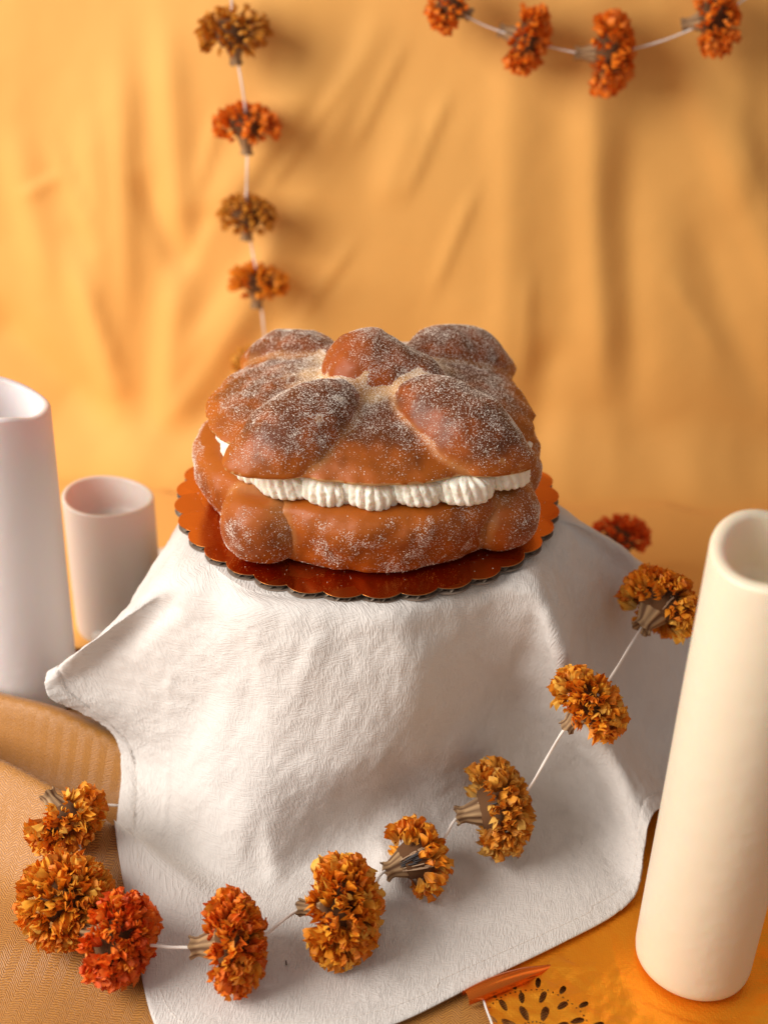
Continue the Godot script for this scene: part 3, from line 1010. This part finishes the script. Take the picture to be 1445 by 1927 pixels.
func cream_shell(kind: int) -> ArrayMesh:
	var n := 160
	var rows := 18
	var v := PackedVector3Array()
	var w := noise(90 + kind, 160.0, 2)
	for j in rows + 1:
		var t := float(j) / rows
		var y := lerpf(-0.0082, 0.0082, t)
		var r := 0.0198 * pow(maxf(0.0, 1.0 - pow(absf(t * 2.0 - 0.90) / 1.14, 5.0)), 0.42)
		for i in n:
			var a := TAU * i / n
			var flute := pow(absf(sin(a * 10.0 + t * (2.0 + 0.7 * kind) + 0.4 * kind)), 0.65)
			var rr := r * (0.90 + 0.11 * flute) * (1.0 + 0.05 * w.get_noise_2d(a * 0.02, t * 0.01))
			var p := Vector3(sin(a) * rr, y, cos(a) * rr)
			v.append(p + Vector3.ONE * 0.0005 * w.get_noise_3dv(p * 2.0))
	return smooth(v, grid_index(n, rows + 1, true))

# Sugar crystals stuck on the crust: thick on what faces up, in drifts, thin near the cut.
func sugar(half: Node3D, top: bool, count: int, bones: Array) -> void:
	var clump := noise(84, 60.0, 3)
	var patch := noise(85, 22.0, 2)
	var bx := BoxMesh.new()
	bx.size = Vector3.ONE
	var places := []
	var tris := []
	var sums := PackedFloat32Array()
	var total := 0.0
	for child in half.get_children():
		var arr: Array = child.mesh.surface_get_arrays(0)
		var v: PackedVector3Array = arr[Mesh.ARRAY_VERTEX]
		var nn: PackedVector3Array = arr[Mesh.ARRAY_NORMAL]
		var idx: PackedInt32Array = arr[Mesh.ARRAY_INDEX]
		var own: String = child.name
		for q in range(0, idx.size(), 3):
			var p: Vector3 = (v[idx[q]] + v[idx[q + 1]] + v[idx[q + 2]]) / 3.0
			var n := nn[idx[q]]
			var edge := (p.y - CUT) if top else (CUT - p.y)
			if edge < 0.003 or p.y < 0.002:
				continue
			var c := clump.get_noise_3dv(p)
			var b := patch.get_noise_3dv(p)
			var d := 0.0
			if top:
				d = smoothstep(-0.25, 0.75, n.y + 0.35 * b) * smoothstep(0.006, 0.024, edge + 0.014 * b) * (0.55 + 1.5 * maxf(0.0, c + 0.12)) + 0.10
				if own == "dome":
					var s := 1.0
					for k in 4:
						s = minf(s, cap(p, bones[k], 0.012))
					d += 1.1 * (1.0 - smoothstep(0.001, 0.007, s)) * smoothstep(-0.2, 0.25, c + 0.4 * b) * smoothstep(0.012, 0.030, edge)
					d += 1.0 * (1.0 - smoothstep(0.03, 0.062, Vector2(p.x, p.z).length()))
				if own == "dough_ball":
					d *= 0.12 + 0.88 * smoothstep(-0.010, 0.012, p.x + 0.010 * n.y + 0.008 * b)
				elif own.begins_with("dough_bone"):
					d *= 0.25 + 0.75 * smoothstep(-0.75, 0.0, n.x + 0.4 * n.y)
			else:
				d = 0.13 + 2.6 * smoothstep(0.16, 0.5, c + 0.5 * b) + 0.5 * smoothstep(0.0, 0.5, n.x) + 0.35 * smoothstep(0.2, 0.0, n.y) * smoothstep(-0.3, 0.4, b)
				if own.begins_with("dough_knob"):
					d *= 1.5
				for heap in [[-0.080, 0.027, 0.091, 0.0065, 5.0], [-0.071, 0.033, 0.098, 0.010, 1.5], [0.052, 0.033, 0.094, 0.010, 2.2], [0.030, 0.008, 0.098, 0.009, 3.0], [0.098, 0.028, 0.074, 0.012, 2.0]]:
					d += heap[4] * exp(-p.distance_squared_to(Vector3(heap[0], heap[1], heap[2])) / (heap[3] * heap[3])) * smoothstep(-0.3, 0.3, c)
				d += 1.6 * smoothstep(-0.05, -0.09, p.x) * smoothstep(0.06, 0.0, p.z)
			var area_ := (v[idx[q + 1]] - v[idx[q]]).cross(v[idx[q + 2]] - v[idx[q]]).length() * d
			total += area_
			tris.append([v[idx[q]], v[idx[q + 1]], v[idx[q + 2]]])
			sums.append(total)
	var mm := MultiMesh.new()
	mm.transform_format = MultiMesh.TRANSFORM_3D
	mm.mesh = bx
	mm.instance_count = count
	for i in count:
		var t: Array = tris[mini(sums.bsearch(rng.randf() * total), tris.size() - 1)]
		var a := rng.randf()
		var b := rng.randf()
		if a + b > 1.0:
			a = 1.0 - a
			b = 1.0 - b
		mm.set_instance_transform(i, Transform3D(grain(), t[0] + (t[1] - t[0]) * a + (t[2] - t[0]) * b))
	var mi := MultiMeshInstance3D.new()
	mi.name = "sugar"
	mi.multimesh = mm
	mi.material_override = M.sugar
	mi.set_meta("kind", "stuff")
	half.add_child(mi)


# ------------------------------------------------------------------ candles

func candle(called: String, label: String, at: Vector3, r: float, h: float, wall: float, m: Material, waves: Callable) -> Node3D:
	var t := thing(called, label, "candle", "wide pillar candles with hollow tops")
	t.position = at
	var prof := PackedVector2Array([Vector2(0, 0.0), Vector2(r - 0.006, 0.0), Vector2(r - 0.0025, 0.0008), Vector2(r - 0.0005, 0.003), Vector2(r, 0.007)])
	for k in 12:
		prof.append(Vector2(r, lerpf(0.012, h - 0.012, k / 11.0)))
	var lip := wall * 0.5
	for k in 9:
		var a := PI * k / 8.0
		prof.append(Vector2(r - lip + cos(a) * lip, h - lip * 0.8 + sin(a) * lip * 0.8))
	for k in 5:
		prof.append(Vector2(r - wall - 0.0005 * k, h - 0.008 - 0.0045 * k))
	var shape := func(p: Vector3, a: float, _k: int) -> Vector3:
		var rise := smoothstep(h * 0.75, h - 0.002, p.y)
		p.y += waves.call(a) * rise
		var out := 1.0 + 0.006 * sin(a * 2.0 + 0.7) + 0.003 * sin(p.y * 40.0)
		return Vector3(p.x * out, p.y, p.z * out)
	for q in [[r - wall - 0.004, h - 0.029], [r * 0.55, h - 0.0305], [r * 0.25, h - 0.0308], [0.0004, h - 0.031]]:
		prof.append(Vector2(q[0], q[1]))
	obj("wax_body", lathe(prof, 128, shape), m, t)
	return t

func candles() -> void:
	candle("pillar_candle", "tall white candle left of the bread, cut by the photo's left edge", Vector3(-0.251, 0.001, 0.006), 0.0375, 0.243, 0.006, M.wax_white, func(a): return 0.005 * sin(a * 2.0 + 0.3) - 0.005 * exp(-pow((fposmod(a, TAU) - 1.1) / 0.5, 2.0))).rotation.z = deg_to_rad(-1.0)
	candle("pillar_candle", "short pale candle standing behind the tall white one", Vector3(-0.2010, 0.001, -0.090), 0.0350, 0.121, 0.0035, M.wax_dusk, func(a): return 0.003 * sin(a + 2.6) + 0.001 * sin(a * 2.0))
	candle("pillar_candle", "tall ivory candle on the orange foil paper at the right", Vector3(0.2009, 0.0038, 0.2318), 0.0335, 0.281, 0.008, M.wax_ivory, func(a): return 0.0035 * sin(a * 2.0 + 0.9) + 0.003 * sin(a + 4.2))


# ------------------------------------------------------------------ dried marigolds on strings

var petal_meshes: Array[ArrayMesh] = []

func make_petals() -> void:
	for k in 10:
		var r := RandomNumberGenerator.new()
		r.seed = 900 + k
		var cols := 15
		var rows := 7
		var v := PackedVector3Array()
		var col := PackedColorArray()
		var long := 0.0145 * r.randf_range(0.85, 1.15)
		var wide := 0.0135 * r.randf_range(0.85, 1.2)
		var ph := r.randf() * TAU
		var fr := r.randf_range(5.5, 8.5)
		var amp := r.randf_range(0.0020, 0.0032)
		var curl := r.randf_range(-0.003, 0.006)
		var cup := r.randf_range(-0.003, 0.003)
		var ph2 := r.randf() * TAU
		for j in rows:
			var t := float(j) / (rows - 1)
			for i in cols:
				var u := float(i) / (cols - 1) * 2.0 - 1.0
				var w := wide * 0.5 * (0.20 + 0.80 * pow(t, 0.6)) * (1.0 - 0.40 * pow(t, 6.0))
				var x := u * w * (1.0 + 0.10 * t * sin(t * 9.0 + ph))
				var y := long * t * (1.0 - 0.26 * u * u * t) + 0.0004 * t * t * sin(u * 14.0 + ph2)
				var z := amp * pow(t, 1.2) * sin(u * fr + ph + 1.2 * t) + 0.40 * amp * t * sin(u * 13.0 - ph2 + t * 5.0) - curl * t * t * t + cup * u * u * t
				v.append(Vector3(x, y, z))
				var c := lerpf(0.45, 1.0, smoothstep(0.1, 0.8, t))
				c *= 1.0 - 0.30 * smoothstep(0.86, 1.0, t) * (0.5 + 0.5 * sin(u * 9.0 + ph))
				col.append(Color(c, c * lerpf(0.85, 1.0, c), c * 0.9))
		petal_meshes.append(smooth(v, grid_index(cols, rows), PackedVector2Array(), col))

# a flower: place of its head, the way it faces, and how it looks
func marigold(label: String, group: String, at: Vector3, axis: Vector3, wide: float, deep: float, tint: String, count: int, close: bool, cup := 1.0, gap := Vector3.ZERO) -> Node3D:
	var t := thing("dried_marigold", label, "dried flower", group)
	var y := axis.normalized()
	var x := y.cross(Vector3(0.2, 0.3, 1.0)).normalized()
	t.transform = Transform3D(Basis(x, y, x.cross(y)).rotated(y, rng.randf() * TAU), at)
	var into := t.transform.basis.inverse()
	var gap_ := into * gap.normalized() if gap != Vector3.ZERO else Vector3.ZERO
	# heart that the petals grow from
	var heart := PackedVector2Array([Vector2(0.0005, -deep * 0.34), Vector2(wide * 0.2, -deep * 0.26), Vector2(wide * 0.27, 0), Vector2(wide * 0.2, deep * 0.22), Vector2(0.0005, deep * 0.3)])
	obj("flower_heart", lathe(heart, 14), M.flower_heart, t)
	# calyx: a ribbed dry cup with a narrow cut end
	var cp := PackedVector2Array()
	for q in [[0.0024, -0.0215], [0.0052, -0.0262], [0.0058, -0.0258], [0.0047, -0.0232], [0.0046, -0.0205], [0.0062, -0.0160], [0.0080, -0.0105], [0.0092, -0.0045], [0.0096, 0.0015], [0.0070, 0.0040]]:
		cp.append(Vector2(q[0] * cup, q[1] * (wide / 0.052) * (0.86 if q[1] < 0.0 else 1.0)))
	var cm := lathe(cp, 40, func(p: Vector3, a: float, _k: int): return Vector3(p.x, p.y + 0.0008 * sin(a * 5.0), p.z) * Vector3(1.0 + 0.07 * sin(a * 9.0), 1.0, 1.0 + 0.07 * sin(a * 9.0)))
	var arr := cm.surface_get_arrays(0)
	var col := PackedColorArray()
	for p: Vector3 in arr[Mesh.ARRAY_VERTEX]:
		var a := atan2(p.x, p.z)
		var k := 0.5 + 0.5 * sin(a * 9.0) + 0.25 * sin(a * 4.0 + 1.0) + rng.randf_range(-0.2, 0.2)
		var c := Color(0.13, 0.065, 0.028).lerp(Color(0.42, 0.27, 0.135), clampf(k, 0.0, 1.0))
		col.append(c)
	arr[Mesh.ARRAY_COLOR] = col
	var cmm := ArrayMesh.new()
	cmm.add_surface_from_arrays(Mesh.PRIMITIVE_TRIANGLES, arr)
	obj("calyx", cmm, M.calyx, t)
	if gap != Vector3.ZERO:   # where petals fell out the seeds show
		var many := 22 if count < 115 else 9
		for k in many:
			var a := atan2(gap_.x, gap_.z) + rng.randf_range(-0.55, 0.55)
			var o := Vector3(sin(a), 0, cos(a))
			var dark := absf(a - atan2(gap_.x, gap_.z)) < 0.22
			var from := Vector3(0, -0.010 + rng.randf_range(-0.003, 0.003), 0) + o * 0.0082
			var to := Vector3(0, 0.004 + rng.randf_range(-0.006, 0.004), 0) + o * (0.0145 + rng.randf_range(-0.003, 0.002)) + Vector3(rng.randf_range(-1, 1), 0, rng.randf_range(-1, 1)) * 0.0015
			var s := obj("seed", tube(PackedVector3Array([from, from.lerp(to, 0.5) + o * rng.randf_range(0.0, 0.002), to]), rng.randf_range(0.0003, 0.0007), 5), M.seed_dark if dark else M.seed_pale, t)
			s.name = "seed" if k == 0 else "seed_%03d" % k
	var st := SurfaceTool.new()
	st.begin(Mesh.PRIMITIVE_TRIANGLES)
	var low := cos(deg_to_rad(122.0))
	for i in count:
		var c := 1.0 - (i + 0.5) / count * (1.0 - low)
		var s := sqrt(maxf(0.0, 1.0 - c * c))
		var a := i * 2.39996 + rng.randf_range(-0.25, 0.25)
		var dir := Vector3(s * cos(a), c, s * sin(a))
		if gap_ != Vector3.ZERO and dir.dot(gap_) > (0.72 if count < 115 else 0.88) and c < 0.45:
			continue
		var tip := Vector3(dir.x * wide * 0.5, dir.y * deep * (0.52 if c > 0 else 0.60), dir.z * wide * 0.5) * rng.randf_range(0.93, 1.04)
		var d := (tip + Vector3(0, 0.004, 0)).normalized()
		d = (d + Vector3(rng.randf_range(-0.28, 0.28), rng.randf_range(-0.28, 0.28), rng.randf_range(-0.28, 0.28))).normalized()
		var size := wide / 0.052 * rng.randf_range(0.50, 0.84)
		var up := Vector3.UP - d * d.y
		if up.length() < 0.2:
			up = Vector3(sin(a), 0, cos(a)) - d * d.dot(Vector3(sin(a), 0, cos(a)))
		up = up.normalized().rotated(d, rng.randf_range(-1.3, 1.3))
		var b := Basis(d.cross(up), d, up).scaled_local(Vector3.ONE * size)
		var x_ := Transform3D(b, tip - d * 0.0125 * size)
		var pm: ArrayMesh = petal_meshes[rng.randi() % petal_meshes.size()]
		if close:
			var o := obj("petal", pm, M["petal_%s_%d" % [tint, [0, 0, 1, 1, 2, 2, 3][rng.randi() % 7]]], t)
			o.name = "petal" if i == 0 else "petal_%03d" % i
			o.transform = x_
		else:
			st.append_from(pm, 0, x_)
	if not close:
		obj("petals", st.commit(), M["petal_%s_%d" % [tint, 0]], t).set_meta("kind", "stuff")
	return t

func string_line(called: String, label: String, pts: PackedVector3Array) -> void:
	var o := obj(called, tube(through(pts, 14), 0.00085, 9), M.cotton_string)
	tag(o, label, "string")

func garlands() -> void:
	make_petals()
	var g := "dried marigolds of the garland on the table"
	var cam := Vector3(0.0115, 0.586, 0.729)
	var list := [
		["orange brown marigold at the garland's left end, grey calyx upwards, above the largest one", Vector3(-0.1755, 0.046, 0.180), Vector3(0.50, -0.45, 0.40), 0.050, 0.034, "amber", 180, 0.95],
		["largest orange marigold, at the far left, showing its dense brownish face", Vector3(-0.166, 0.032, 0.229), Vector3(0.45, 0.80, 0.40), 0.055, 0.040, "amber", 270, 0.9],
		["red orange marigold, the reddest of the garland, on the left hem of the white cloth", Vector3(-0.1302, 0.029, 0.2534), Vector3(0.95, 0.05, 0.25), 0.053, 0.038, "red", 230, 0.9],
		["orange marigold with a wide straw calyx, second from the left on the white cloth", Vector3(-0.0654, 0.031, 0.2548), Vector3(0.98, 0.10, -0.10), 0.056, 0.034, "orange", 215, 1.12],
		["amber marigold on the white cloth at the bottom middle, with a small grey calyx", Vector3(-0.0051, 0.033, 0.2312), Vector3(0.97, 0.16, 0.20), 0.062, 0.040, "amber", 235, 0.9],
		["ragged marigold with missing petals and bare dark seeds, on the white cloth", Vector3(0.0385, 0.028, 0.1834), Vector3(0.87, 0.20, -0.36), 0.050, 0.036, "amber", 112, 1.1],
		["yellow gold marigold with a brown hollow calyx, on the white cloth above the ragged one", Vector3(0.0888, 0.040, 0.1504), Vector3(0.96, 0.15, -0.15), 0.061, 0.040, "gold", 215, 1.1],
		["small amber marigold on the ridge of the white cloth, right of the middle", Vector3(0.1375, 0.127, 0.1516), Vector3(0.55, 0.72, -0.15), 0.050, 0.032, "amber", 200, 0.9],
		["amber marigold beside the ivory candle, its brown calyx facing the camera", Vector3(0.1987, 0.130, 0.0457), Vector3(0.60, 0.50, -0.62), 0.056, 0.038, "amber", 205, 1.3],
	]
	var front := PackedVector3Array([Vector3(-0.11, 0.012, 0.09), Vector3(-0.150, 0.010, 0.125), Vector3(-0.175, 0.026, 0.142), Vector3(-0.188, 0.046, 0.166)])
	for k in list.size():
		var q: Array = list[k]
		var to_cam: Vector3 = (cam - q[1]).normalized()
		var gap := Vector3.ZERO
		if k == 5:
			gap = to_cam - q[2].normalized() * 0.7
		elif k == 6:
			gap = to_cam - q[2].normalized() * 0.9 + Vector3(-0.1, 0.3, 0)
		elif k == 8:
			gap = to_cam * 0.9 - q[2].normalized() * 0.6
		var t := marigold(q[0], g, q[1], q[2], q[3], q[4], q[5], q[6], true, q[7], gap)
		if k > 1:
			front.append(q[1] - q[2].normalized() * 0.023)
		if k != 1:
			front.append(q[1] + q[2].normalized() * 0.012)
	front.append(Vector3(0.232, 0.112, 0.028))
	front.append(Vector3(0.262, 0.030, 0.020))
	string_line("garland_string", "white cotton string of the garland lying across the white cloth", front)
	marigold("dark red marigold on the table behind the white cloth, right of the bread", g, Vector3(0.2130, 0.050, -0.170), Vector3(-0.2, 0.75, -0.45), 0.052, 0.040, "red", 90, false)

	var seed_at := obj("fallen_seed", tube(PackedVector3Array([Vector3(0, 0, -0.0016), Vector3(0, 0.0003, -0.0007), Vector3(0.0002, 0.0003, 0.0007), Vector3(0.0005, 0.0001, 0.0016)]), 0.0004, 6), M.seed_dark)
	seed_at.position = Vector3(-0.0369, 0.0066, 0.2474)
	tag(seed_at, "tiny dark seed lying on the white cloth, right of the straw calyxed marigold", "seed")

	g = "dried marigolds of the garland hanging down the golden cloth"
	var hung := [
		["brown gold marigold at the top of the left hanging garland", Vector3(-0.1259, 0.4225, -0.345), Vector3(-0.06, 1, 0.1), 0.060, 0.038, "brown"],
		["red and brown marigold second from the top of the hanging garland", Vector3(-0.1165, 0.3480, -0.345), Vector3(0.04, 1, 0.0), 0.058, 0.033, "orange"],
		["brown gold marigold in the middle of the left hanging garland", Vector3(-0.1188, 0.2690, -0.345), Vector3(0.05, 1, 0.05), 0.052, 0.034, "brown"],
		["yellow orange marigold second from the bottom of the hanging garland", Vector3(-0.1100, 0.2070, -0.345), Vector3(0.1, 1, -0.05), 0.055, 0.030, "amber"],
		["gold marigold at the bottom of the hanging garland, half hidden by the bread", Vector3(-0.1150, 0.1250, -0.345), Vector3(0.1, 1, 0.0), 0.048, 0.032, "gold"],
	]
	for q in hung:
		marigold(q[0], g, q[1], q[2], q[3], q[4], q[5], 85, false)
	string_line("garland_string", "white string hanging straight down the golden cloth at the left", PackedVector3Array([Vector3(-0.128, 0.53, -0.350), Vector3(-0.1264, 0.446, -0.346), Vector3(-0.1259, 0.4225, -0.345), Vector3(-0.1165, 0.348, -0.345), Vector3(-0.1188, 0.269, -0.345), Vector3(-0.110, 0.207, -0.345), Vector3(-0.1045, 0.138, -0.345), Vector3(-0.100, 0.07, -0.33)]))

	g = "dried marigolds of the garland looped at the top of the golden cloth"
	var loop := [
		["red orange marigold at the left end of the top loop", Vector3(0.052, 0.449, -0.345), Vector3(-0.85, 0.4, 0.2), 0.046, 0.034],
		["lopsided orange marigold second from the left in the top loop", Vector3(0.1174, 0.4235, -0.345), Vector3(0.9, -0.25, 0.2), 0.056, 0.036],
		["large orange marigold at the lowest point of the top loop", Vector3(0.1869, 0.4150, -0.345), Vector3(0.99, 0.05, 0.15), 0.066, 0.040],
		["orange marigold at the right end of the top loop", Vector3(0.269, 0.4445, -0.345), Vector3(0.95, 0.25, 0.15), 0.060, 0.040],
	]
	var tl := PackedVector3Array([Vector3(0.0, 0.51, -0.35)])
	for q in loop:
		marigold(q[0], g, q[1], q[2], q[3], q[4], "orange", 95, false)
		tl.append(q[1])
	tl.append(Vector3(0.34, 0.50, -0.35))
	string_line("garland_string", "white string looped along the top of the golden cloth at the right", tl)
